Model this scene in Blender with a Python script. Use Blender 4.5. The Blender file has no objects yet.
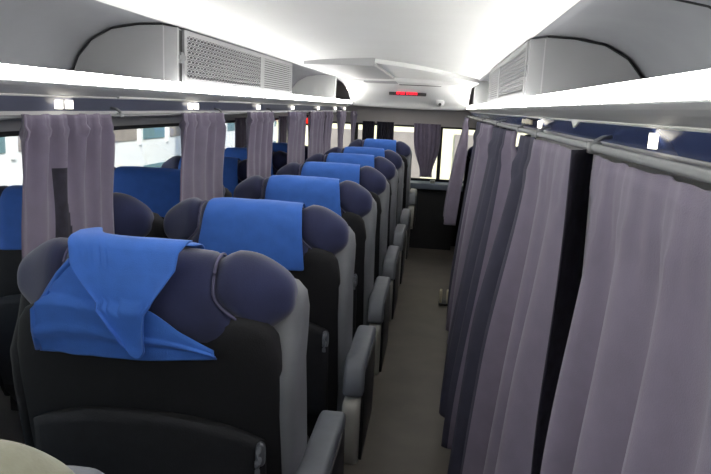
import bpy, bmesh, math, random
from mathutils import Vector, Matrix, noise
C = bpy.context.scene.collection
PI = math.pi
EYE = 1.6                      # eye height above the aisle floor; heights below are in metres above the floor

# ------------------------------------------------------------------ materials
def lin(r, g, b):
    f = lambda c: (c/12.92 if c <= .04045 else ((c+.055)/1.055)**2.4)
    return (f(r/255), f(g/255), f(b/255), 1)
def mat(name, rgb, rough=.6, metal=0, var=.0, scale=20, bump=0, bscale=200, sheen=0, spec=.5, coat=0):
    m = bpy.data.materials.new(name); m.use_nodes = True
    nt = m.node_tree; b = nt.nodes['Principled BSDF']
    b.inputs['Base Color'].default_value = lin(*rgb)
    b.inputs['Roughness'].default_value = rough
    b.inputs['Metallic'].default_value = metal
    b.inputs['Specular IOR Level'].default_value = spec
    b.inputs['Sheen Weight'].default_value = sheen
    b.inputs['Coat Weight'].default_value = coat
    tc = nt.nodes.new('ShaderNodeTexCoord')
    if var:
        n = nt.nodes.new('ShaderNodeTexNoise'); n.inputs['Scale'].default_value = scale; n.inputs['Detail'].default_value = 5
        r = nt.nodes.new('ShaderNodeValToRGB')
        c = lin(*rgb)
        r.color_ramp.elements[0].position = .3; r.color_ramp.elements[1].position = .7
        r.color_ramp.elements[0].color = tuple(x*(1-var) for x in c[:3])+(1,)
        r.color_ramp.elements[1].color = tuple(min(1, x*(1+var)) for x in c[:3])+(1,)
        nt.links.new(tc.outputs['Object'], n.inputs['Vector'])
        nt.links.new(n.outputs['Fac'], r.inputs['Fac']); nt.links.new(r.outputs['Color'], b.inputs['Base Color'])
    if bump:
        n = nt.nodes.new('ShaderNodeTexNoise'); n.inputs['Scale'].default_value = bscale; n.inputs['Detail'].default_value = 3
        bp = nt.nodes.new('ShaderNodeBump'); bp.inputs['Strength'].default_value = bump; bp.inputs['Distance'].default_value = .004
        nt.links.new(tc.outputs['Object'], n.inputs['Vector']); nt.links.new(n.outputs['Fac'], bp.inputs['Height'])
        nt.links.new(bp.outputs['Normal'], b.inputs['Normal'])
    return m
def emit(name, rgb, strength):
    m = bpy.data.materials.new(name); m.use_nodes = True
    b = m.node_tree.nodes['Principled BSDF']
    b.inputs['Base Color'].default_value = lin(*rgb); b.inputs['Emission Color'].default_value = lin(*rgb)
    b.inputs['Emission Strength'].default_value = strength
    return m
def glass_mat(name, tint=(1, 1, 1), refl=.5):
    m = bpy.data.materials.new(name); m.use_nodes = True
    nt = m.node_tree; nt.nodes.remove(nt.nodes['Principled BSDF'])
    out = nt.nodes['Material Output']
    t = nt.nodes.new('ShaderNodeBsdfTransparent'); t.inputs['Color'].default_value = (*tint, 1)
    g = nt.nodes.new('ShaderNodeBsdfGlossy'); g.inputs['Roughness'].default_value = .02
    f = nt.nodes.new('ShaderNodeFresnel'); f.inputs['IOR'].default_value = 1.45
    mu = nt.nodes.new('ShaderNodeMath'); mu.operation = 'MULTIPLY'; mu.inputs[1].default_value = refl
    x = nt.nodes.new('ShaderNodeMixShader')
    nt.links.new(f.outputs[0], mu.inputs[0]); nt.links.new(mu.outputs[0], x.inputs[0])
    nt.links.new(t.outputs[0], x.inputs[1]); nt.links.new(g.outputs[0], x.inputs[2]); nt.links.new(x.outputs[0], out.inputs[0])
    return m

M = dict(
    navy=mat('navy_velvet', (32, 39, 78), .8, var=.3, scale=7, bump=.12, bscale=350, sheen=.35),
    piping=mat('lilac_piping', (92, 90, 120), .7),
    blue=mat('blue_cloth', (54, 108, 198), .8, var=.06, scale=25, bump=.2, bscale=420, sheen=.1),
    black=mat('black_upholstery', (18, 19, 24), .75, var=.2, scale=14, bump=.2, bscale=300),
    charcoal=mat('charcoal_pocket', (30, 31, 36), .8, var=.2, scale=20, bump=.3, bscale=260),
    vinyl=mat('grey_vinyl', (118, 121, 127), .5, var=.06, scale=12, bump=.1, bscale=180),
    pad=mat('blue_grey_armrest', (100, 104, 112), .5, var=.08, scale=20),
    cover=mat('pale_grey_plastic', (150, 149, 143), .45, var=.05, scale=15),
    dark=mat('black_plastic', (18, 18, 21), .45),
    beige=mat('beige_grey_plush', (150, 150, 132), .8, var=.12, scale=30, bump=.2, bscale=250, sheen=.3),
    curtain=mat('lavender_grey_curtain', (120, 112, 131), .85, var=.07, scale=16, bump=.2, bscale=500, sheen=.15),
    slate=mat('slate_curtain_folds', (62, 62, 80), .85, var=.08, scale=16, bump=.2, bscale=500),
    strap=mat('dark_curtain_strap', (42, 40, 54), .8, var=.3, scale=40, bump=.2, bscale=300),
    ceil=mat('white_ceiling_laminate', (226, 227, 226), .55, var=.02, scale=3),
    recess=mat('grey_rack_lining', (148, 150, 155), .7, var=.06, scale=3),
    rack=mat('pale_rack_plastic', (184, 185, 187), .45, var=.03, scale=4),
    fascia=mat('navy_gloss_panel', (68, 82, 126), .25, var=.12, scale=5),
    fasciaL=mat('slate_gloss_panel', (104, 108, 128), .3, var=.1, scale=5),
    steel=mat('brushed_aluminium', (138, 140, 142), .5, metal=.2, var=.05, scale=30),
    vent=mat('light_grey_vent_plastic', (166, 167, 169), .5, var=.03, scale=6),
    hole=mat('dark_vent_void', (52, 53, 56), .9),
    floor=mat('taupe_vinyl_floor', (93, 87, 79), .5, var=.14, scale=5, bump=.05, bscale=120),
    wall=mat('grey_wall_lining', (196, 196, 198), .75, var=.05, scale=5),
    wallF=mat('warm_grey_bulkhead', (176, 172, 170), .65, var=.03, scale=4),
    darkwall=mat('dark_lower_bulkhead', (22, 23, 26), .7, var=.1, scale=6),
    ledge=mat('blue_grey_ledge', (98, 108, 122), .5, var=.05, scale=8),
    frame=mat('black_rubber_frame', (24, 24, 26), .6),
    facade=mat('white_facade_paint', (236, 236, 232), .8, var=.04, scale=1),
    cream=mat('cream_wall_paint', (240, 232, 190), .8, var=.05, scale=.8),
    teal=mat('grey_teal_shutter', (104, 134, 138), .6, var=.12, scale=3),
    taupe=mat('taupe_shutter', (150, 140, 130), .6, var=.12, scale=3),
    asphalt=mat('asphalt', (110, 108, 104), .9, var=.12, scale=4),
    cream_trim=mat('cream_bracket', (214, 206, 176), .5),
    glass=glass_mat('window_glass', (.93, .95, .96), .35),
)
M['led'] = emit('white_led_strip', (255, 253, 248), 20.0)
M['lamp'] = emit('warm_white_lamp', (255, 248, 232), 2.5)
M['spot'] = emit('front_glow', (255, 250, 240), 14.0)
M['red'] = emit('red_led', (255, 28, 52), 1.6)
M['redsign'] = emit('red_lit_sign', (255, 40, 24), 1.3)

# ------------------------------------------------------------------ mesh helpers
def obj(name, bm, m, parent=None, smooth=True, loc=None, subsurf=0, solid=0, kind=None):
    me = bpy.data.meshes.new(name)
    bmesh.ops.recalc_face_normals(bm, faces=bm.faces[:])
    bm.to_mesh(me); bm.free()
    for p in me.polygons: p.use_smooth = smooth
    me.materials.append(m)
    o = bpy.data.objects.new(name, me); C.objects.link(o)
    if parent: o.parent = parent
    if loc: o.location = loc
    if solid:
        s = o.modifiers.new('Solid', 'SOLIDIFY'); s.thickness = solid; s.offset = 0
    if subsurf:
        s = o.modifiers.new('Sub', 'SUBSURF'); s.levels = subsurf; s.render_levels = subsurf
    if kind: o['kind'] = kind
    return o
def tag(o, label=None, cat=None, group=None):
    if label: o['label'] = label
    if cat: o['category'] = cat
    if group: o['group'] = group
    return o
def thing(name, label, cat, loc=(0, 0, 0), rz=0, group=None):
    o = bpy.data.objects.new(name, None); C.objects.link(o); o.empty_display_size = .1
    o.location = loc; o.rotation_euler = (0, 0, rz)
    return tag(o, label, cat, group)
def box(bm, x0, x1, y0, y1, z0, z1, bev=0):
    vs = [bm.verts.new(p) for p in ((x0, y0, z0), (x1, y0, z0), (x1, y1, z0), (x0, y1, z0), (x0, y0, z1), (x1, y0, z1), (x1, y1, z1), (x0, y1, z1))]
    fs = [bm.faces.new([vs[i] for i in q]) for q in ((0, 3, 2, 1), (4, 5, 6, 7), (0, 1, 5, 4), (1, 2, 6, 5), (2, 3, 7, 6), (3, 0, 4, 7))]
    if bev:
        es = list({e for f in fs for e in f.edges})
        bmesh.ops.bevel(bm, geom=es, offset=bev, segments=2, affect='EDGES', profile=.5)
    return bm
def prism(bm, prof, axis, a0, a1, bev=0):
    """closed 2D outline swept along an axis: 'x' -> prof is (y,z); 'y' -> (x,z); 'z' -> (x,y)"""
    def P(p, a): return {'x': (a, p[0], p[1]), 'y': (p[0], a, p[1]), 'z': (p[0], p[1], a)}[axis]
    A = [bm.verts.new(P(p, a0)) for p in prof]; B = [bm.verts.new(P(p, a1)) for p in prof]
    n = len(prof); fs = [bm.faces.new(A), bm.faces.new(B[::-1])]
    for i in range(n): fs.append(bm.faces.new((A[i], A[(i+1) % n], B[(i+1) % n], B[i])))
    bmesh.ops.recalc_face_normals(bm, faces=fs)
    if bev:
        es = [e for e in {e for f in fs for e in f.edges} if e.calc_face_angle(0) > .6]
        bmesh.ops.bevel(bm, geom=es, offset=bev, segments=3, affect='EDGES', profile=.5)
    return bm
def skin(bm, rings, closed=True, caps=True):
    V = [[bm.verts.new(p) for p in r] for r in rings]; n = len(V[0])
    for a, b in zip(V, V[1:]):
        for i in range(n if closed else n-1): bm.faces.new((a[i], a[(i+1) % n], b[(i+1) % n], b[i]))
    if caps and closed: bm.faces.new(V[0]); bm.faces.new(V[-1][::-1])
    return bm
def grid(bm, rows): return skin(bm, rows, closed=False, caps=False)
def sell(cx, cy, a, b, p=4, n=28):
    """superellipse outline"""
    r = []
    for k in range(n):
        t = 2*PI*k/n; c, s = math.cos(t), math.sin(t)
        r.append((cx+a*math.copysign(abs(c)**(2/p), c), cy+b*math.copysign(abs(s)**(2/p), s)))
    return r
def tube(bm, pts, r, n=10, closed=False):
    pts = [Vector(p) for p in pts]; rings = []; N = len(pts)
    for i, p in enumerate(pts):
        a = pts[(i-1) % N] if closed or i else p; b = pts[(i+1) % N] if closed or i < N-1 else p
        d = (b-a).normalized(); up = Vector((0, 0, 1)) if abs(d.z) < .9 else Vector((0, 1, 0))
        u = d.cross(up).normalized(); v = u.cross(d)
        rings.append([p+u*r*math.cos(2*PI*k/n)+v*r*math.sin(2*PI*k/n) for k in range(n)])
    if closed: rings.append(rings[0]); skin(bm, rings, caps=False); bmesh.ops.remove_doubles(bm, verts=bm.verts[:], dist=1e-6)
    else: skin(bm, rings)
    return bm
def smooth(a, b, x):
    t = max(0, min(1, (x-a)/(b-a))); return t*t*(3-2*t)

# ------------------------------------------------------------------ the seat
HALF = .326; HZ = 1.157; HY = .048
def head(x, a, off=0):
    w = min(1, abs(x)/HALF); e = (1-w**3.0)**(1/3.0)
    wing = smooth(.5, .78, w)
    h = .113*e+.010*wing*e; b = .066*e**.8
    cz = HZ+.006*wing; cy = HY+.05*smooth(.45, .95, w)
    c, s = math.cos(a), math.sin(a); p = 2.5
    zf = math.copysign(abs(s)**(2/p), s)
    out = smooth(.58, 1.0, w); h *= (1-.22*out) if s > 0 else (1-.34*out)
    return Vector((x, cy+(b+off)*math.copysign(abs(c)**(2/p), c), cz+(h+off)*zf)), zf
def seam(a):
    s = math.sin(a); zf = math.copysign(abs(s)**(2/2.5), s)
    back = max(0, -math.cos(a))
    return .168+.095*smooth(.35, -1.0, zf)*back
NA = 48
def head_center():
    bm = bmesh.new(); rings = []
    for i in range(25):
        u = -1+2*i/24
        r = []
        for k in range(NA):
            a = 2*PI*k/NA; x = u*seam(a)
            edge = smooth(.86, 1.0, abs(u))
            p, _ = head(x, a, -.010*edge**2)
            r.append(p)
        rings.append(r)
    return skin(bm, rings)
def head_wing(s):
    bm = bmesh.new(); rings = []
    for i in range(17):
        u = i/16; v = 1-(1-u)**1.8
        r = []
        for k in range(NA):
            a = 2*PI*k/NA; x = seam(a)*1.01+(HALF*.999-seam(a)*1.01)*v
            edge = 1-smooth(0, .14, u)
            p, _ = head(x, a, -.012*edge**2+.004*(1-edge)*(1-v))
            p.x *= s; r.append(p)
        rings.append(r)
    return skin(bm, rings)
def rear_y(z): return -.012+(1.12-z)*.20          # the back leans: lower is further forward
def shell_bm():
    bm = bmesh.new(); rings = []
    for z, w, t in ((.40, .275, .03), (.46, .308, .045), (.6, .319, .05), (.8, .321, .05), (.93, .319, .05), (1.02, .310, .048), (1.085, .295, .044), (1.115, .275, .038), (1.132, .24, .028), (1.14, .18, .012)):
        cy = rear_y(z)+.055
        rings.append([(x, y-.012*(1-(x/.32)**2)*(1 if y < cy else 0), z) for x, y in sell(0, cy, w, t, 5, 44)])
    return skin(bm, rings)
def bolster_bm(s):
    bm = bmesh.new(); rings = []
    for z, cx, w, t in ((.42, .312, .018, .06), (.5, .316, .022, .08), (.7, .318, .023, .085), (.9, .316, .026, .085), (1.00, .308, .034, .08), (1.07, .296, .046, .075), (1.12, .290, .052, .068), (1.16, .288, .050, .058), (1.185, .283, .038, .042), (1.194, .282, .018, .022)):
        cy = rear_y(z)+.10+.065*smooth(.98, 1.12, z)
        rings.append([(s*x, y, z) for x, y in sell(cx, cy, w, t, 3.2, 26)])
    return skin(bm, rings)
def pocket_bm():
    bm = bmesh.new(); rows = []
    def top(x): return .897-.055*abs(x/.275)**2.6
    n = 28; m = 12
    def P(x, v, off):
        zt = top(x); z = .50+(zt-.50)*v
        y = rear_y(z)-.012*(1-(x/.32)**2)-off
        return (x, y, z)
    outer = [[P(-.275+.55*i/n, v/m, .006+.022*math.sin(PI*min(1, v/m))*.6+.014*(v/m)*(1-(abs(-1+2*i/n))**6)) for i in range(n+1)] for v in range(m+1)]
    inner = [[P(-.275+.55*i/n, v/m, -.004) for i in range(n+1)] for v in range(m+1)]
    ring = [o+i[::-1] for o, i in zip(outer, inner)]
    return skin(bm, ring)
def arm_pad_bm():
    bm = bmesh.new()
    prof = [(.004, .622), (.012, .67), (.026, .715), (.046, .738), (.08, .748), (.20, .750), (.40, .748), (.445, .740), (.46, .72), (.45, .69), (.38, .66), (.30, .635), (.22, .62), (.09, .614)]
    return prism(bm, prof, 'x', .336, .408, .014)
def arm_cover_bm():
    bm = bmesh.new()
    prof = [(-.012, .385), (-.030, .43), (-.030, .56), (-.020, .600), (.004, .614), (.12, .613), (.24, .600), (.34, .51), (.37, .44), (.34, .38), (.03, .36)]
    return prism(bm, prof, 'x', .340, .400, .016)
def make_seat(arm=True):
    t = thing('bus_seat', 'seat', 'bus seat')
    h = obj('headrest', head_center(), M['navy'], t)
    for s in (-1, 1):
        obj('headrest_wing', head_wing(s), M['navy'], h)
        bm = bmesh.new()
        tube(bm, [head(s*seam(2*PI*k/60), 2*PI*k/60, -.0045)[0] for k in range(60)], .0032, 6, closed=True)
        obj('piping', bm, M['piping'], h)
    obj('backrest_shell', shell_bm(), M['black'], t)
    for s in (-1, 1): obj('side_bolster', bolster_bm(s), M['vinyl'] if s > 0 and arm else M['black'], t)  # wall-side bolsters in black: their shade is put into the colour
    obj('seatback_pocket', pocket_bm(), M['charcoal'], t)
    # front cushion of the backrest
    bm = bmesh.new(); rings = []
    for z, w, d in ((.56, .2, .03), (.6, .235, .06), (.8, .24, .07), (1.0, .24, .06), (1.06, .22, .045), (1.09, .15, .02)):
        rings.append([(x, y, z) for x, y in sell(0, rear_y(z)+.15, w, d, 4, 28)])
    obj('backrest_cushion', skin(bm, rings), M['black'], t)
    bm = bmesh.new(); rings = []
    for z, w, l in ((.42, .27, .22), (.45, .29, .25), (.52, .295, .26), (.56, .285, .25), (.58, .24, .2)):
        rings.append([(x, y, z) for x, y in sell(0, .42, w, l, 6, 36)])
    obj('seat_cushion', skin(bm, rings), M['black'], t)
    bm = bmesh.new(); box(bm, -.31, .31, .18, .62, .35, .425, .01); obj('seat_frame', bm, M['dark'], t)
    for s in (-1, 1):
        bm = bmesh.new(); prism(bm, [(.22, 0), (.60, 0), (.60, .03), (.47, .05), (.45, .36), (.36, .36), (.34, .05), (.22, .03)], 'x', s*.2-.02, s*.2+.02, .004)
        obj('leg', bm, M['dark'], t)
    # coat hook on the back
    bm = bmesh.new(); hy = rear_y(.8)
    rings = [[(.268+x, hy-.020, .815+z) for x, z in sell(0, 0, .012, .030, 3, 16)], [(.268+x, hy-.030, .815+z) for x, z in sell(0, 0, .010, .027, 3, 16)]]
    skin(bm, rings)
    tube(bm, [(.268, hy-.026, .835), (.268, hy-.044, .828), (.268, hy-.052, .812), (.268, hy-.050, .798)], .006, 8)
    tube(bm, [(.268, hy-.026, .808), (.268, hy-.040, .800), (.268, hy-.047, .789), (.268, hy-.047, .778)], .006, 8)
    obj('coat_hook', bm, M['pad'], t)
    if arm:
        a = obj('armrest', arm_pad_bm(), M['pad'], t)
        obj('end_cover', arm_cover_bm(), M['cover'], a)
        bm = bmesh.new(); prism(bm, [(.03, .38), (.03, .58), (.06, .71), (.40, .71), (.42, .58), (.40, .40)], 'x', .400, .412, .004)
        obj('side_panel', bm, M['dark'], a)
        bm = bmesh.new(); box(bm, .30, .345, .14, .40, .43, .52, .005); obj('bracket', bm, M['dark'], a)
    return t
def copy_tree(o, parent=None):
    c = o.copy(); C.objects.link(c)
    if parent: c.parent = parent
    for ch in list(o.children): copy_tree(ch, c)
    return c

AX = -.606; NX = -1.306; FX = .64
rows = [1.34, 2.16, 2.98, 3.80, 4.63, 5.45, 7.0]
proto = make_seat(True); protoW = make_seat(False)
ordn = ['nearest aisle-row seat whole in view, its blue cloth twisted on the navy winged headrest',
        'second aisle-row seat, navy winged headrest under a square-hung blue cloth',
        'third aisle-row seat from the camera, navy headrest and pale grey shoulder, blue cloth on top',
        'fourth aisle-row seat from the camera, navy winged headrest with blue cloth',
        'fifth aisle-row seat from the camera, navy winged headrest with blue cloth',
        'sixth aisle-row seat from the camera, just before the gap to the last one',
        'farthest aisle-row seat, standing alone before the front windows beyond a gap']
for i, d in enumerate(rows):
    s = proto if i == 0 else copy_tree(proto)
    s.location = (AX-(.010 if i == 0 else 0), d, .012 if i == 0 else 0); tag(s, ordn[i], 'bus seat', 'seats in the aisle row')
s = copy_tree(proto); s.location = (AX-.110, .585, -.062)
tag(s, 'seat cut by the lower left corner of the photo, with beige-grey plush top', 'bus seat', 'seats in the aisle row')
hd = [c_ for c_ in s.children if c_.name.startswith('headrest')][0]
for ch in [hd]+list(hd.children):
    for sl in ch.material_slots: sl.link = 'OBJECT'; sl.material = M['beige']  # this headrest is recoloured beige-grey in place of navy
nlab = ['window-side seat behind the nearest wide left curtain, showing at both sides of it',
        'window-side seat with broad dark blue cloth between the first and second left curtains',
        'window-side seat with blue cloth between the second and third left curtains',
        'window-side seat showing between the third and fourth left curtains',
        'farther window-side seat half hidden behind the fourth left curtain']
for i, d in enumerate(rows[1:6]):
    s = protoW if i == 0 else copy_tree(protoW)
    s.location = (NX, d, 0); tag(s, nlab[i], 'bus seat', 'window-side seats on the left')
s = copy_tree(protoW); s.location = (FX, 7.30, 0)
tag(s, 'dark seat top peeking out behind the farthest right curtain', 'bus seat')

# ------------------------------------------------------------------ cloths on the headrests
def cloth_bm(seed, wt=.155, wb=.185, hem=1.073, skew=0, front=1.13):
    rng = random.Random(seed); o = Vector((seed*3.1, seed*1.7, 0))
    prof = []
    for k in range(9): prof.append(('a', math.radians(20+70*k/8)))
    for k in range(1, 11): prof.append(('a', math.radians(90+80*k/10)))
    for k in range(1, 9): prof.append(('h', k/8))
    nx = 36; rws = []
    for pi_, (ty, v) in enumerate(prof):
        row = []
        for i in range(nx+1):
            u = -1+2*i/nx
            f = 0 if ty == 'a' and v < PI/2 else (v-PI/2)/math.radians(80)*.5 if ty == 'a' else .5+.5*v
            w = wt+(wb-wt)*f
            x = u*w+skew*f
            if ty == 'a':
                p, _ = head(x, v, .006)
            else:
                p, _ = head(x, math.radians(170), .006)
                z1 = hem+.010*math.sin(2.2*u+seed)*1.0-.004*u
                p.z = p.z+(z1-p.z)*v
                q, _ = head(x, math.radians(180), .006)
                p.y = min(p.y, q.y)-.003*math.sin(v*PI)
            wr = .0045*noise.noise(Vector((x*9, pi_*.22, 0))+o)+.002*noise.noise(Vector((x*28+pi_*.35, pi_*.3, 4))+o)
            sag = .003*math.sin(3*PI*f)*max(0, 1-abs(u))
            p.y -= abs(wr)+.002+sag*.5; p.z += (abs(wr)+.001 if ty == 'a' else 0)
            row.append(p)
        rws.append(row)
    bm = bmesh.new(); return grid(bm, rws)
clab = ['', 'blue cloth hanging square over the second aisle-row headrest', 'blue cloth over the third aisle-row headrest',
        'blue cloth over the fourth aisle-row headrest', 'blue cloth over the fifth aisle-row headrest',
        'blue cloth over the sixth aisle-row headrest', 'blue cloth over the farthest aisle-row headrest near the front windows']
for i, d in enumerate(rows):
    if i == 0: continue
    o = obj('headrest_cloth', cloth_bm(i+2, skew=.01*((i % 3)-1)-.008), M['blue'], loc=(AX+.020, d, 0), solid=.002, subsurf=1)
    tag(o, clab[i], 'cloth', 'blue headrest cloths on the aisle row')
nclab = ['blue cloth on the window-side seat at the left photo edge, left of the nearest curtain',
         'dark blue cloth on the window-side headrest between the first and second left curtains',
         'blue cloth on the window-side headrest between the second and third left curtains',
         'blue cloth on the window-side headrest between the third and fourth left curtains',
         'blue cloth on the window-side headrest half behind the fourth left curtain']
for i, d in enumerate(rows[1:6]):
    o = obj('headrest_cloth', cloth_bm(i+20, wt=.165, wb=.19, hem=1.06), M['blue'], loc=(NX, d, 0), solid=.002, subsurf=1)
    tag(o, nclab[i], 'cloth', 'blue headrest cloths on the window side')

# the nearest cloth is twisted: a lower flap, a folded-over upper flap and a rolled left edge in one piece of fabric
def back_y(x, z):
    w = min(.97, abs(x)/HALF); e = (1-w**3.0)**(1/3.0); wing = smooth(.5, .78, w)
    h = .113*e+.010*wing*e; b = .066*e**.8; cz = HZ+.006*wing; cy = HY+.05*smooth(.45, .95, w)
    t = (z-cz)/h
    if t <= 0: return min(cy-b, rear_y(z)-.016), z
    if t < .985: return cy-b*(1-t**2.5)**(1/2.5), z
    return cy-b*(1-.985**2.5)**(1/2.5)+(t-.985)*h*2.0, cz+h*(.985+.1*(t-.985))
def interp(curve, u):
    f = u*(len(curve)-1); i = min(int(f), len(curve)-2); t = f-i
    g = lambda j: curve[max(0, min(len(curve)-1, j))]
    p0, p1, p2, p3 = g(i-1), g(i), g(i+1), g(i+2)
    return tuple(.5*((2*p1[k])+(-p0[k]+p2[k])*t+(2*p0[k]-5*p1[k]+4*p2[k]-p3[k])*t*t+(-p0[k]+3*p1[k]-3*p2[k]+p3[k])*t**3) for k in (0, 1))
def flap(bm, curves, off, seed, nu=40, nv=26, lift=None):
    rws = []
    for j in range(nv+1):
        v = j/nv; row = []
        for i in range(nu+1):
            u = i/nu
            x, z = interp([interp(c, u) for c in curves], v)
            y, z2 = back_y(x, z)
            n_ = .005*abs(noise.noise(Vector((x*14+seed, z*9, seed))))+.003*noise.noise(Vector((x*22-z*18, z*20, seed+3)))
            y -= off+n_+(lift(u, v) if lift else 0)
            row.append((x, y, z2+(off if z > 1.24 else 0)))
        rws.append(row)
    return grid(bm, rws)
U = [[(-.151, 1.241), (-.11, 1.23), (-.043, 1.186), (.002, 1.156), (.036, 1.150), (.092, 1.110), (.164, 1.07)],
     [(-.226, 1.135), (-.170, 1.141), (-.101, 1.131), (-.044, 1.106), (.001, 1.099), (.088, 1.084), (.167, 1.063)],
     [(-.228, 1.035), (-.172, 1.035), (-.115, 1.035), (-.045, 1.036), (.012, 1.036), (.092, 1.044), (.170, 1.052)]]
V = [[(-.165, 1.29), (-.127, 1.30), (-.091, 1.275), (-.008, 1.270), (.105, 1.272)],
     [(-.150, 1.25), (-.088, 1.222), (-.04, 1.205), (.015, 1.203), (.066, 1.210)],
     [(-.085, 1.17), (-.050, 1.130), (-.017, 1.110), (.01, 1.110), (.030, 1.150)],
     [(-.022, 1.082), (-.010, 1.060), (.001, 1.050), (.014, 1.050), (.028, 1.070)]]
bm = bmesh.new()
flap(bm, U, .010, 1.3, lift=lambda u, v: .006*math.sin(PI*v)+.007*math.exp(-((u*1.0-v*.5-.25)/.07)**2)*(1-v)+.008*math.exp(-((v-.75+.2*u)/.05)**2))
flap(bm, V, .028, 5.7, lift=lambda u, v: .012*math.exp(-((u)/.10)**2)*(1-.4*v)+.012*math.exp(-((v-1)/.2)**2)+.006*math.exp(-((u-1)/.1)**2))
# rolled edge running from the top of the twist down the left side
tube(bm, [(x, back_y(x, z)[0]-.014, back_y(x, z)[1]+.003) for x, z in ((-.128, 1.285), (-.140, 1.262), (-.152, 1.238), (-.180, 1.205), (-.208, 1.17), (-.226, 1.13), (-.232, 1.08), (-.230, 1.038))], .0065, 10)
# the part lying over the top and down the front
rws = []
for k in range(10):
    a = math.radians(96-80*k/9)
    rws.append([head(-.15+.25*i/24, a, .010+.004*noise.noise(Vector((i*.3, k*.4, 2))))[0] for i in range(25)])
grid(bm, rws)
o = obj('headrest_cloth', bm, M['blue'], loc=(AX+.004, rows[0], .012), solid=.0025)
tag(o, 'bright blue cloth twisted and half folded over on the nearest headrest', 'cloth', 'blue headrest cloths on the aisle row')

# ------------------------------------------------------------------ curtains
def curtain_bm(y0, y1, xt, zt, zb, pleats, amp_t, amp_b, xb=None, spread=0., seed=0, tie=None, header=True, shear=0., grow=0.):
    """sheet hanging from a rail along y; xb: x at the hem; tie: (height, squeeze) gathers it; shear: hem slides along y"""
    xb = xt if xb is None else xb
    n = int(pleats*14); m = 46; rws = []
    yc = (y0+y1)/2; hw = (y1-y0)/2
    for j in range(m+1):
        v = j/m; z = zt+(zb-zt)*v; row = []
        for i in range(n+1):
            u = -1+2*i/n
            sp = 1+spread*v
            if tie:
                q = math.exp(-((z-tie[0])/.30)**2); sp *= 1-tie[1]*q
            ph = PI*pleats*(u+1)+1.6*noise.noise(Vector((u*1.7, 9, seed)))+.7*noise.noise(Vector((u*2.0, v*.7, seed)))*v*2
            amp = (amp_t+(amp_b-amp_t)*smooth(0, .5, v))*(1+.7*noise.noise(Vector((u*3, 5, seed))))
            amp *= 1+grow*smooth(-.3, .7, u)
            if header and v < .06: amp *= .65
            x = xt+(xb-xt)*(smooth(.0, 1.0, v)*.5+.5*v)+amp*(math.cos(ph)+(.35*math.cos(3.3*ph+seed) if v < .09 else 0))+.010*noise.noise(Vector((u*2, v*3, seed+9)))*v
            y = yc+u*hw*sp+shear*v+.10*amp*math.sin(2*ph)+.018*noise.noise(Vector((u*1.5, v*2, seed+4)))*v
            zz = z+(.0015*math.cos(ph*2) if j == 0 else 0)-(.012*noise.noise(Vector((u*2, 0, seed))) if j == m else 0)
            row.append((x-(.0025 if .02 < v < .075 else 0)*(1 if xt > 0 else -1), y, zz))
        rws.append(row)
    bm = bmesh.new(); return grid(bm, rws)
LXC = -.961; RZ = EYE-.058
def hem_bm(y0, y1, x, z):
    bm = bmesh.new(); box(bm, x-.002, x+.002, y0, y1, z-.003, z+.003); return bm
left = [(1.475, 1.91, 5, 'nearest left curtain, widest, hanging over the first headrest'),
        (2.47, 2.96, 4, 'second left curtain from the camera, gathered beside the second headrest'),
        (3.36, 3.86, 4, 'third left curtain from the camera'),
        (4.30, 4.85, 4, 'fourth left curtain, just before the small red sign'),
        (5.02, 5.62, 4, 'fifth left curtain, just beyond the small red sign'),
        (5.66, 6.02, 3, 'narrow left curtain touching the far side of the fifth'),
        (6.42, 6.95, 3, 'tied left curtain between two bright strips of front window'),
        (7.45, 7.85, 3, 'farthest left curtain at the end of the rail')]
for i, (a, b, p, l) in enumerate(left):
    tie = (EYE-.42, .45) if i in (6, 7) else None
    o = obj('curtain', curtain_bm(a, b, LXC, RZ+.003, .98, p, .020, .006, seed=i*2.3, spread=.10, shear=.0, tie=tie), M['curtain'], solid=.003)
    if i == 0:                                                # a tapering patch of the sheet is coloured dark
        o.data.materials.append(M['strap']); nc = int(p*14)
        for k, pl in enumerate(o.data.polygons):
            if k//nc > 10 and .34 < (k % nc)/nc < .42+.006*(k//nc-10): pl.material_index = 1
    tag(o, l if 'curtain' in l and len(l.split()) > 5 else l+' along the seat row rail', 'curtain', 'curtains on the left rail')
RX = .286
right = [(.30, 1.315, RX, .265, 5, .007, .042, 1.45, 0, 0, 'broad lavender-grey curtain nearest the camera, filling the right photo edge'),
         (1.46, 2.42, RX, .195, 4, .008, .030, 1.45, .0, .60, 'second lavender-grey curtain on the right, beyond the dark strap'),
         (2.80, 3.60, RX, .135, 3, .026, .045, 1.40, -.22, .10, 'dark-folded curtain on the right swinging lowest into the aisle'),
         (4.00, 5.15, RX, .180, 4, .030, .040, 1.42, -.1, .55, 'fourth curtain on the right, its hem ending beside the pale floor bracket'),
         ]
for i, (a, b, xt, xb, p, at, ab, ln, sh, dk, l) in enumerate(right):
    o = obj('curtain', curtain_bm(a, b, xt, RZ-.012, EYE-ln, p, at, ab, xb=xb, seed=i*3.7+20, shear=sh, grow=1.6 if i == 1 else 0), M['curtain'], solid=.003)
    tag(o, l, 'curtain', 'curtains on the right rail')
    if dk:                                                    # the dark of the far folds is put into the colour
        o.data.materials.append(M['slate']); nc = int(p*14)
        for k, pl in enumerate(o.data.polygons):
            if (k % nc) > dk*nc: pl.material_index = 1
o = obj('curtain', curtain_bm(7.2, 7.92, RX, RZ-.012, .45, 3, .018, .060, xb=.17, seed=71, shear=-.3), M['curtain'], solid=.003)
tag(o, 'thin tied-back curtain farthest along the right rail, before the front windows', 'curtain', 'curtains on the right rail')
bm = bmesh.new(); rws = []
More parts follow.
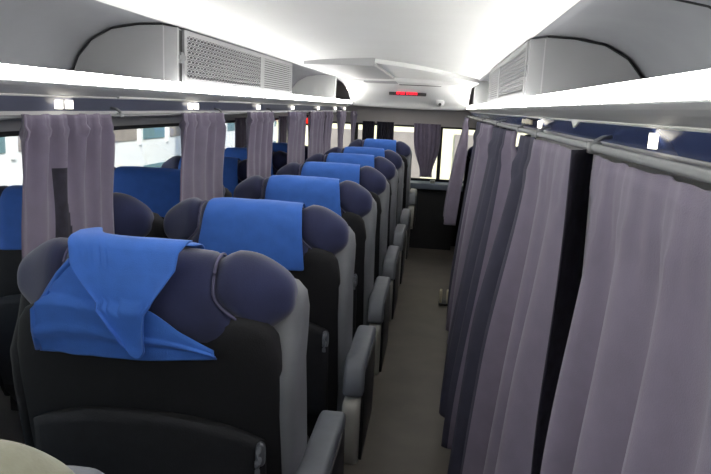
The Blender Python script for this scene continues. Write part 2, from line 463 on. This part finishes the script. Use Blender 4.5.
for j in range(40):
    v = j/39; z = RZ-.005-1.05*v
    rws.append([(RX-.034+.062*u/6-.012*v+.005*math.sin(u*.9+v*9), 1.34+.022*u/6*4+.02*v+.008*math.sin(v*11), z) for u in range(7)])
o = obj('curtain_strap', grid(bm, rws), M['strap'], solid=.003)
tag(o, 'dark narrow cloth strap hanging from the right rail between the two nearest curtains', 'strap')

# rails
for nm, x, y0, y1, l in (('curtain_rail', LXC-.028, -1.2, 7.9, 'slim grey curtain rail under the left rack'), ('curtain_rail', RX+.012, -1.2, 8.0, 'round grey curtain rail under the right rack')):
    t = thing(nm, l, 'curtain rail', (x, 0, RZ-(.004 if x < 0 else 0)))
    bm = bmesh.new(); tube(bm, [(0, y0, 0), (0, y1, 0)], .0085 if x > 0 else .005, 14); obj('rail_tube', bm, M['steel'], t)
    sgn = -1 if x < 0 else 1
    for y in ((1.37, 2.12, 2.62, 3.6, 4.8, 6.2, 7.4) if x > 0 else (1.35, 2.05, 3.05, 4.0, 5.5, 7.0)):
        bm = bmesh.new(); tube(bm, [(-.002*sgn, y, .0), (.002*sgn, y, .012), (.016*sgn, y+.004, .020), (.034*sgn, y+.006, .022)], .0045, 10)
        q_ = .0115 if x > 0 else .007; box(bm, -q_, q_, y-.016, y+.010, -q_, q_, .003)
        obj('bracket', bm, M['steel'], t)

# ------------------------------------------------------------------ racks, lights, recesses (s = -1 left, +1 right)
LX = -.98; RXL = .290
Y0, Y1, YF = -1.6, 7.5, 8.1
def side(s):
    X = LX if s < 0 else RXL
    return lambda d: X+s*d
LW, RW = -1.74, 1.05
for s, nm in ((-1, 'left'), (1, 'right')):
    f = side(s); wall = abs((LW if s < 0 else RW)-f(0))
    t = thing('luggage_rack', 'long pale luggage rack along the %s' % ('window seats, above the short left curtains' if s < 0 else 'right side, above the long curtains'), 'luggage rack', (0, 0, 0))
    E = lambda z: EYE+z
    # shelf with a rounded underside lip
    prof = [(-.0005, .0235), (-.0165, .0235), (-.0165, .0205), (-.010, .013), (.000, .006), (.008, .002), (.020, -.005), (.034, -.009), (.036, -.013), (.060, -.050), (wall-.005, -.066), (wall-.005, .02), (.46, .024), (.011, .034), (.008, .050), (-.0005, .050)]
    bm = bmesh.new(); prism(bm, [(f(d), E(z)) for d, z in prof], 'y', Y0, Y1); obj('shelf', bm, M['rack'], t, smooth=False)
    bm = bmesh.new(); prism(bm, [(f(d), E(z)) for d, z in ((.030, -.0125), (.056, -.0505), (.060, -.048), (.036, -.011))], 'y', Y0, Y1); obj('fascia_panel', bm, M['fascia'] if s > 0 else M['fasciaL'], t, smooth=False)
    bm = bmesh.new(); prism(bm, [(f(d), E(z)) for d, z in ((.028, -.0060), (.026, -.0095), (.030, -.0125), (.036, -.0095))], 'y', Y0, Y1); obj('white_trim', bm, M['facade'], t, smooth=False)
    bm = bmesh.new(); prism(bm, [(f(d), E(z)) for d, z in ((.050, -.050), (.050, -.066), (.072, -.068), (.075, -.050))], 'y', Y0, Y1); obj('rail_mount', bm, M['wall'], t, smooth=False)
    # light strip along the lip
    bm = bmesh.new()
    prof = [(-.0155, .0240), (-.0175, .0265), (-.017, .034), (-.011, .048), (-.004, .0565), (.0005, .0575), (.0010, .0555), (-.0015, .0245)]
    prism(bm, [(f(d), E(z)) for d, z in prof], 'y', Y0, Y1-.05)
    o = obj('light_strip', bm, M['led'], smooth=False)
    tag(o, 'glowing white light strip along the edge of the %s rack' % nm, 'light')
    # recess lining above the rack
    rp = [(0, .262), (.06, .270), (.16, .268), (.27, .248), (.35, .205), (.405, .14), (.43, .08), (.44, .024)]
    bm = bmesh.new(); prism(bm, [(f(d), E(z)) for d, z in rp+[(.46, .024), (.46, .32), (0, .32)]], 'y', Y0, Y1+.1)
    o = obj('trim_%d' % (1 if s < 0 else 2), bm, M['recess'], kind='structure')
    for p in o.data.polygons: p.use_smooth = len(p.vertices) == 4 and abs(p.normal.y) < .5
    ec = rp+[(.03, .036), (.0, .058)]
    bm = bmesh.new(); prism(bm, [(f(d), E(z)) for d, z in ec], 'y', 6.36, 6.42)
    struct_end = obj('trim_%d' % (6 if s < 0 else 7), bm, M['ceil'], smooth=False, kind='structure')
    # panel joint of the lining
    bm = bmesh.new(); tube(bm, [(f(d), 1.62, E(z-.002)) for d, z in rp], .003, 6)
    o = obj('trim_%d' % (3 if s < 0 else 4), bm, M['hole'], kind='structure')
    # air conditioning box
    t = thing('air_conditioning_box', 'grey air-conditioning box with perforated grille on the %s rack' % nm, 'air conditioner', (0, 0, 0), 0, 'air-conditioning boxes on the racks')
    A0, A1 = 2.50, 4.50
    bp = [(.016, .058), (.016, .255), (.06, .262), (.15, .258), (.255, .240), (.335, .197), (.388, .135), (.412, .08), (.42, .037), (.016, .037)]
    bm = bmesh.new(); prism(bm, [(f(d), E(z)) for d, z in bp], 'y', A0, A1, 0)
    o = obj('housing', bm, M['vent'], t, smooth=False)
    # dark gap line drawn along the near outline
    bm = bmesh.new(); tube(bm, [(f(d), A0-.002, E(z+.002)) for d, z in bp[2:9]], .0024, 8); obj('edge_line', bm, M['hole'], t)
    # face frame, slot, latch, two grilles
    def face(bm, y0, y1, z0, z1, d0, d1): 
        a, b = sorted((f(d0+.006), f(d1+.005))); return box(bm, a, b, y0, y1, E(z0), E(z1))
    bm = bmesh.new()
    face(bm, A0, A0+.02, .058, .255, -.004, .012)
    face(bm, A0+.075, A1, .236, .255, -.004, .012); face(bm, A0+.075, A1, .058, .078, -.004, .012)
    face(bm, A0+.075, A0+.105, .078, .236, -.004, .012); face(bm, A0+1.20, A0+1.28, .078, .236, -.004, .012); face(bm, A1-.03, A1, .078, .236, -.004, .012)
    obj('face_frame', bm, M['vent'], t, smooth=False)
    bm = bmesh.new(); face(bm, A0+.02, A0+.075, .062, .250, .006, .0125); obj('slot', bm, M['frame'], t, smooth=False)
    bm = bmesh.new(); box(bm, *sorted((f(.052), f(.056))), A0-.002, A0+.01, E(.06), E(.258)); obj('side_seam', bm, M['wall'], t, smooth=False)
    bm = bmesh.new(); face(bm, A0+.015, A0+.08, .142, .158, -.008, .006); face(bm, A0+.035, A0+.06, .130, .170, -.007, .006); obj('latch', bm, M['steel'], t, smooth=False)
    # perforated plate: staggered oval holes
    bm = bmesh.new(); face(bm, A0+.105, A0+1.20, .078, .236, .0075, .0105); obj('grille_backing', bm, M['hole'], t, smooth=False)
    bm = bmesh.new(); ny, nz = 27, 9; py = 1.095/ny; pz = .158/nz
    for r in range(nz):
        for c in range(ny):
            yc = A0+.105+(c+.5+(.25 if r % 2 else -.25))*py; zc = .078+(r+.5)*pz
            n = 8
            ya, yb, za, zb = yc-py/2, yc+py/2, zc-pz/2, zc+pz/2
            sq = []
            for k in range(n):
                tt = 2*PI*(k+.5)/n; c_, s_ = math.cos(tt), math.sin(tt); mx = max(abs(c_), abs(s_)); sq.append((yc+py/2*c_/mx, zc+pz/2*s_/mx))
            hl = [(yc+py*.38*math.cos(2*PI*(k+.5)/n), zc+pz*.33*math.sin(2*PI*(k+.5)/n)) for k in range(n)]
            x = f(.005)
            lim = lambda q: (x, max(A0+.105, min(A0+1.20, q[0])), E(q[1]))
            O = [bm.verts.new(lim(q)) for q in sq]; I = [bm.verts.new(lim(q)) for q in hl]; J = [bm.verts.new((f(.012), lim(q)[1], E(q[1]))) for q in hl]
            for k in range(n):
                k2 = (k+1) % n
                bm.faces.new((O[k], O[k2], I[k2], I[k])); bm.faces.new((I[k], I[k2], J[k2], J[k]))
    obj('perforated_grille', bm, M['vent'], t, smooth=False)
    bm = bmesh.new(); face(bm, A0+1.28, A1-.03, .078, .236, .0085, .0105); obj('slat_backing', bm, M['hole'], t, smooth=False)
    bm = bmesh.new()
    for k in range(13):
        z = .081+k*.012; a, b = f(-.001), f(.008)
        prism(bm, [(f(.005), E(z)), (f(.005), E(z+.0085)), (f(.014), E(z+.0095)), (f(.014), E(z+.002))], 'y', A0+1.28, A1-.03)
    obj('slatted_grille', bm, M['vent'], t, smooth=False)

def lamp_on(s, y, w, l, n=1, zc=-.030, hh=.010):
    f = side(s)
    t = thing('reading_lamp', l, 'lamp', (f(.042), y, EYE+zc), 0, 'reading lamps under the %s rack' % ('left' if s < 0 else 'right'))
    for k in range(n):
        bm = bmesh.new(); y0 = k*w*2.0; nx = (.026, -.038)
        q = lambda d, z: (s*(d), z)
        prism(bm, [q(-.015, .010), q(-.015, -.013), q(-.006, -.013), q(-.006, .010)], 'y', y0, y0+w)
        obj('lens', bm, M['lamp'], t, smooth=False)
    return t
lamp_on(-1, 1.725, .026, 'pair of bright reading lamps above the nearest left curtain', 2)
lamp_on(-1, 2.70, .034, 'pair of small reading lamps above the second left curtain', 2)
lamp_on(-1, 3.75, .05, 'small bright reading lamp above the third left curtain', 1)
lamp_on(-1, 4.65, .06, 'small bright reading lamp above the fourth left curtain', 1)
lamp_on(-1, 5.65, .07, 'small bright reading lamp near the far end of the left rack, third from the end', 1)
lamp_on(-1, 6.60, .07, 'small bright reading lamp second from the far end of the left rack', 1)
lamp_on(-1, 7.25, .07, 'small bright reading lamp at the far end of the left rack', 1)
lamp_on(1, 1.075, .018, 'square bright reading lamp on the navy panel of the right rack, nearest the camera', 1)
lamp_on(1, 2.27, .04, 'small slim reading lamp on the navy panel above the second right curtain', 1)
# pale unlit bars for the bright streaks on the left fascia
for y0, y1, l in ((-.2, 1.20, 'long pale light bar under the left rack at the photo edge'), (3.02, 3.62, 'short pale light bar under the left rack between two reading lamps'), (2.05, 2.62, 'pale light bar under the left rack beyond the nearest curtain')):
    f = side(-1); bm = bmesh.new()
    prism(bm, [(f(.012), EYE-.004), (f(.012), EYE-.0095), (f(.020), EYE-.011), (f(.022), EYE-.0075)], 'y', y0, y1)
    o = obj('pale_bar', bm, M['facade'], smooth=False); tag(o, l.replace('light bar', 'trim bar'), 'trim bar', 'pale trim bars under the left rack')
# cream tag hanging by the right rail
bm = bmesh.new()
for k in range(5): box(bm, -.004, .004, k*.055, k*.055+.04, -.006+.003*(k % 2), .010+.002*(k % 3), .002)
o = obj('clip_row', bm, M['cream_trim'], loc=(RXL+.022, 2.42, EYE-.030)); tag(o, 'row of cream clips above the right curtain rail', 'clips')
bm = bmesh.new(); prism(bm, [(1.585, .006), (1.70, .006), (1.66, -.016), (1.64, -.012)], 'x', 0, .004)  # white triangle shaped for a bright reflection on the panel
o = obj('panel_glint', bm, M['facade'], loc=(RXL+.027, .04, EYE-.012), smooth=False); tag(o, 'small white triangle modelled as a reflection on the navy panel of the right rack', 'reflection')

# ------------------------------------------------------------------ shell
def struct(nm, bm, m, smooth=False): return obj(nm, bm, m, smooth=smooth, kind='structure')
bm = bmesh.new(); box(bm, LW, RW, Y0, YF, -.05, 0); struct('floor', bm, M['floor'])
# ceiling, gently arched across, with a dropped front section beyond a slanting step
def arch(x, base=.262, rise=.045):
    u = (x-(LX+RXL)/2)/((RXL-LX)/2); return EYE+base+rise*(1-u*u)
bm = bmesh.new(); xs = [LX-.01+(RXL+.02-LX)*i/16 for i in range(17)]
skin(bm, [[(x, y, arch(x)) for x in xs]+[(x, y, EYE+.36) for x in xs[::-1]] for y in (Y0, 7.7)])
o = struct('ceiling', bm, M['ceil'], True)
m_ = o.modifiers.new('Edges', 'EDGE_SPLIT'); m_.split_angle = .5
# dropped section: front edge slants from left-near to right-far
bm = bmesh.new(); drop = .030
edge = [(-.44, 4.46), (-.3, 4.72), (-.15, 5.0), (0, 5.3), (.15, 5.6), (.30, 5.85)]
lo = [[(x, y, arch(x)-drop) for i, (x, y) in enumerate(edge)], [(x, 7.6, arch(x)-drop) for x, y in edge]]
hi = [[(x, y+.05, arch(x)+.01) for x, y in edge]]
grid(bm, [hi[0], lo[0], lo[1]]); 
o = obj('trim_5', bm, M['ceil'], smooth=False, kind='structure', solid=.004)
bm = bmesh.new(); prism(bm, [(-.90, EYE+.252), (-.44, EYE+.258), (-.44, EYE+.31), (-.90, EYE+.283)], 'y', 4.46, 6.4, .004)
o = obj('roof_hatch', bm, M['vent'], smooth=False); tag(o, 'flat pale panel dropped below the ceiling, left of the middle, before the red display', 'ceiling panel')
# overhead console at the front
t = thing('overhead_console', 'sloping white overhead console across the front carrying the red display', 'console', (0, 0, 0))
cp = [(6.55, .245), (6.75, .236), (7.0, .215), (7.25, .172), (7.42, .128), (7.56, .075), (7.62, .030), (7.63, .006), (7.68, -.006), (YF-.01, -.006), (YF-.01, .36), (6.55, .36)]
bm = bmesh.new(); rings = []
for i in range(21):
    x = LX+.001+(RXL-LX-.002)*i/20; u = -1+2*i/20
    bow = .012*u*u
    rings.append([(x, y-.10*(u*u) if y < 7.7 else y, EYE+z+(bow if z < .05 else 0)) for y, z in cp])
skin(bm, rings); obj('console_shell', bm, M['ceil'], t)
def on_console(z):
    for (ya, za), (yb, zb) in zip(cp, cp[1:]):
        if za >= z >= zb: return ya+(yb-ya)*(za-z)/(za-zb)
bm = bmesh.new(); y = on_console(.226); box(bm, -.42, -.01, y-.035, y+.02, EYE+.2235, EYE+.2315, .002); obj('slot', bm, M['hole'], t, smooth=False)
bm = bmesh.new(); y = on_console(.24); box(bm, -.74, -.43, y-.12, y+.12, EYE+.228, EYE+.246, .004); obj('flap', bm, M['vent'], t, smooth=False)
t = thing('led_display', 'black strip display with red lit characters on the front console', 'display', (-.355, on_console(.158)-.015, EYE+.163))
bm = bmesh.new(); box(bm, -.195, .195, -.02, .03, -.031, .031, .008); obj('case', bm, M['dark'], t)
bm = bmesh.new()
for x0, n in ((-.115, 3), (-.012, 4)):
    for c in range(n*3):
        for r in range(4):
            if (c*7+r*5+n) % 6 == 0: continue
            x = x0+c*.0095; z = -.021+r*.011
            box(bm, x, x+.008, -.0225, -.019, z, z+.0095)
obj('lit_dots', bm, M['red'], t, smooth=False)
# camera pod hanging under the console edge
t = thing('dome_camera', 'small grey camera pod on the front console near its right lower edge', 'camera', (-.012, 7.50, EYE+.075))
bm = bmesh.new(); skin(bm, [[(x, y, z) for x, y in sell(0, 0, r, r, 2, 18)] for z, r in ((.035, .045), (.02, .05), (-.005, .048), (-.03, .034), (-.042, .012))]); obj('housing', bm, M['wall'], t)
bm = bmesh.new(); tube(bm, [(0, -.035, -.012), (0, -.056, -.020)], .016, 12); obj('lens', bm, M['dark'], t)
# two glowing domes added for the bright spots at the console corners
for x, l in ((-.90, 'bright round glow dome added at the left end of the front console'), (.19, 'bright round glow dome added at the right end of the front console')):
    t = thing('glow_dome', l, 'lamp', (x, 7.02, EYE+.196), 0, 'glow domes added at the front console ends'); t.rotation_euler = (math.radians(-14), 0, 0)
    bm = bmesh.new(); skin(bm, [[(a, b, z) for a, b in sell(0, 0, r, r, 2, 22)] for z, r in ((.03, .075), (.0, .075), (-.004, .070))]); obj('bezel', bm, M['vent'], t)
    bm = bmesh.new(); skin(bm, [[(a, b, z) for a, b in sell(0, 0, r, r, 2, 22)] for z, r in ((-.002, .066), (-.022, .062), (-.040, .044), (-.048, .018))]); obj('lens', bm, M['spot'], t)
# front wall with a long window
t_ = .06
bm = bmesh.new()
box(bm, LW, RW, YF, YF+t_, EYE-.19, EYE+.36)                    # band above the windows
struct('wall_front', bm, M['wallF'])
bm = bmesh.new(); box(bm, LW, RW, YF, YF+t_, 0, EYE-.83); struct('wall_front_lower', bm, M['darkwall'])
bm = bmesh.new(); box(bm, -1.02, RW, YF-.30, YF-.001, EYE-.90, EYE-.835, .006); o = obj('ledge', bm, M['ledge']); tag(o, 'blue-grey ledge under the front windows', 'ledge')
bm = bmesh.new(); box(bm, -.62, .22, YF-.26, YF-.01, .0, EYE-.905); o = obj('dark_cabinet', bm, M['darkwall'], smooth=False); tag(o, 'dark cabinet below the ledge at the end of the aisle', 'cabinet')
bm = bmesh.new(); prism(bm, sell(0, 0, .03, .03, 2, 14), 'z', 0, .035, .004); o = obj('small_cap', bm, M['cover'], loc=(-.04, YF-.2, EYE-.834)); tag(o, 'small pale round object standing on the front ledge', 'cap')
n = 1
def window(x0, x1, y0, y1, z0, z1, along):
    global n
    bm = bmesh.new(); w = .022
    if along == 'x':
        for a in ((x0, x1, z1-w, z1), (x0, x1, z0, z0+w), (x0, x0+w, z0, z1), (x1-w, x1, z0, z1)): box(bm, a[0], a[1], y0, y1, a[2], a[3])
    else:
        for a in ((y0, y1, z1-w, z1), (y0, y1, z0, z0+w), (y0, y0+w, z0, z1), (y1-w, y1, z0, z1)): box(bm, x0, x1, a[0], a[1], a[2], a[3])
    o = struct('window_%d' % n, bm, M['frame']); n += 1
    bm = bmesh.new()
    if along == 'x': box(bm, x0+w*.5, x1-w*.5, (y0+y1)/2-.003, (y0+y1)/2+.003, z0+w*.5, z1-w*.5)
    else: box(bm, (x0+x1)/2-.003, (x0+x1)/2+.003, y0+w*.5, y1-w*.5, z0+w*.5, z1-w*.5)
    obj('pane', bm, M['glass'], o, smooth=False)
fz0, fz1 = EYE-.83, EYE-.19
for a, b in ((LW, -.98), (-.98, .02), (.02, RW)): window(a, b, YF+.005, YF+.045, fz0, fz1, 'x')
# curtains of the front window
for xc, w, l, tie in ((-.63, .10, 'dark curtain at the left of the front window behind the last seats', .1), (-.83, .07, 'narrow dark curtain at the far left of the front window', .1), (-.14, .155, 'dark curtain in the middle of the front window, drawn together low down', .55)):
    bm = bmesh.new(); rws = []
    for j in range(40):
        v = j/39; z = EYE-.165-.62*v; sq = 1-tie*math.exp(-((v-.93)/.33)**2)
        rws.append([(xc+w*(-1+2*i/40)*sq+.03*v*tie, YF-.035+.014*math.sin(i*.95)*(1-.3*v), z) for i in range(41)])
    o = obj('front_curtain', grid(bm, rws), M['strap'] if tie < .3 else M['curtain'], solid=.003); tag(o, l, 'curtain', 'curtains of the front window')
# left wall: sill, header and pillars
zs0, zs1 = EYE-.80, EYE-.165
piers = [Y0, -.3, 1.55, 3.15, 4.88, 6.45, YF]
bm = bmesh.new(); box(bm, LW-.06, LW, Y0, YF, 0, zs0); box(bm, LW-.06, LW, Y0, YF, zs1, EYE+.36)
for y in piers[1:-1]: box(bm, LW-.06, LW, y-.05, y+.05, zs0, zs1)
struct('wall_left', bm, M['wall'])
for a, b in zip(piers, piers[1:]): window(LW-.055, LW-.005, a+.05 if a != Y0 else a, b-.05 if b != YF else b, zs0, zs1, 'y')
bm = bmesh.new(); box(bm, RW, RW+.06, Y0, YF, 0, EYE+.36); struct('wall_right', bm, M['wall'])
bm = bmesh.new(); box(bm, LW-.06, RW+.06, Y0-.06, Y0, 0, EYE+.36); struct('wall_back', bm, M['wall'])
bm = bmesh.new(); box(bm, LW-.06, RW+.06, Y0-.06, YF+.06, EYE+.36, EYE+.42); struct('ceiling_outer', bm, M['wall'])
# narrow window curtains on the left wall
for y0, y1, l in ((5.62, 6.05, 'pale narrow curtain against the left window between the second and third left curtains'), (4.68, 5.12, 'narrow curtain against the left window, mostly behind the second left curtain'), (7.2, 7.6, 'narrow curtain against the left window at the front')):
    o = obj('window_curtain', curtain_bm(y0, y1, LW+.03, zs1+.02, zs0+.05, 3, .012, .014, seed=y0*7), M['curtain'], solid=.003); tag(o, l, 'curtain', 'curtains against the left windows')
# red lit sign
t = thing('red_sign', 'small red lit sign high beside the left end of the front window', 'sign', (-1.55, YF-.06, EYE-.200))
bm = bmesh.new(); box(bm, -.09, .09, 0, .05, -.05, .07, .01); obj('case', bm, M['dark'], t)
bm = bmesh.new(); skin(bm, [[(x, -.004, .005+z) for x, z in sell(0, 0, .08, .032, 3, 20)], [(x, -.014, .005+z) for x, z in sell(0, 0, .06, .022, 3, 20)]]); obj('lens', bm, M['redsign'], t)
# pale bracket on the aisle floor
t = thing('floor_bracket', 'small pale metal bracket standing on the aisle floor beside the right curtain', 'bracket', (.135, 5.55, 0))
bm = bmesh.new(); box(bm, -.045, .06, -.04, .09, 0, .02, .004); obj('base', bm, M['dark'], t)
for x in (-.03, .028):
    bm = bmesh.new(); prism(bm, [(-.03, .02), (.06, .02), (.05, .10), (.02, .13), (-.02, .12)], 'x', x-.010, x+.010, .004); obj('upright', bm, M['cream_trim'], t)
# thin cable in the right recess is the lining joint; door-side threshold strip
# ------------------------------------------------------------------ outside
bm = bmesh.new(); box(bm, -40, 30, -20, 50, -1.6, -1.5); struct('ground', bm, M['asphalt'])
t = thing('white_building', 'sunlit white building with rows of windows seen through the left windows', 'building', (-7.5, 0, -1.5))
bm = bmesh.new(); box(bm, -3, 0, -2, 40, 0, 6.5); obj('wall', bm, M['facade'], t, smooth=False)
for i in range(18):
    y = 1.0+i*1.75
    for z0, z1 in ((.55, 1.35), (2.02, 2.72), (3.6, 4.4)):
        bm = bmesh.new(); box(bm, -.02, .03, y, y+1.35, z0, z1, .01); w = obj('window', bm, M['teal'] if i % 2 else M['taupe'], t, smooth=False)
    bm = bmesh.new(); box(bm, 0, .06, y+1.5, y+1.62, 1.9, 2.9); obj('pilaster', bm, M['facade'], t, smooth=False)
t = thing('cream_building', 'sunlit cream building seen through the front windows', 'building', (-2, 15, -1.5))
bm = bmesh.new(); box(bm, -1.6, 9, 0, 3, 0, 7); obj('wall', bm, M['cream'], t, smooth=False)
for x in (-.4, .9, 2.35, 4.4):
    bm = bmesh.new(); box(bm, x, x+.75, -.04, .02, .9, 2.6); obj('window', bm, M['taupe'], t, smooth=False)

# ------------------------------------------------------------------ light
w = bpy.data.worlds.new('sky'); bpy.context.scene.world = w; w.use_nodes = True
nt = w.node_tree; sky = nt.nodes.new('ShaderNodeTexSky'); sky.sky_type = 'NISHITA'
sky.sun_elevation = math.radians(48); sky.sun_rotation = math.radians(130); sky.sun_disc = False
nt.links.new(sky.outputs[0], nt.nodes['Background'].inputs[0]); nt.nodes['Background'].inputs[1].default_value = .28
sun = bpy.data.lights.new('sun', 'SUN'); sun.energy = 4.5; sun.angle = .02; sun.color = (1, .95, .86)
so = bpy.data.objects.new('sun', sun); C.objects.link(so)
so.rotation_euler = Vector((-.55, .55, -.62)).to_track_quat('-Z', 'Y').to_euler()

# ------------------------------------------------------------------ camera
f_, yaw, pit, roll = 680.0, .114, .19, .046
cy, sy, c, s = math.cos(yaw), math.sin(yaw), math.cos(pit), math.sin(pit)
r = Vector((cy, sy, 0)); fw = Vector((-sy*c, cy*c, -s)); up = Vector((-sy*s, cy*s, c))
R = r*math.cos(roll)+up*math.sin(roll); U_ = -r*math.sin(roll)+up*math.cos(roll)
cam = bpy.data.cameras.new('camera'); co = bpy.data.objects.new('camera', cam); C.objects.link(co)
cam.sensor_width = 36; cam.lens = f_*36/711; cam.clip_start = .02; cam.clip_end = 200
mw = Matrix((R, U_, -fw)).transposed().to_4x4(); mw.translation = (0, 0, EYE); co.matrix_world = mw
sc = bpy.context.scene; sc.camera = co
sc.view_settings.view_transform = 'Standard'; sc.view_settings.look = 'None'; sc.view_settings.gamma = 1
sc.view_settings.use_curve_mapping = False; sc.view_settings.exposure = .42
sc.cycles.max_bounces = 10; sc.cycles.diffuse_bounces = 6; sc.cycles.transparent_max_bounces = 16
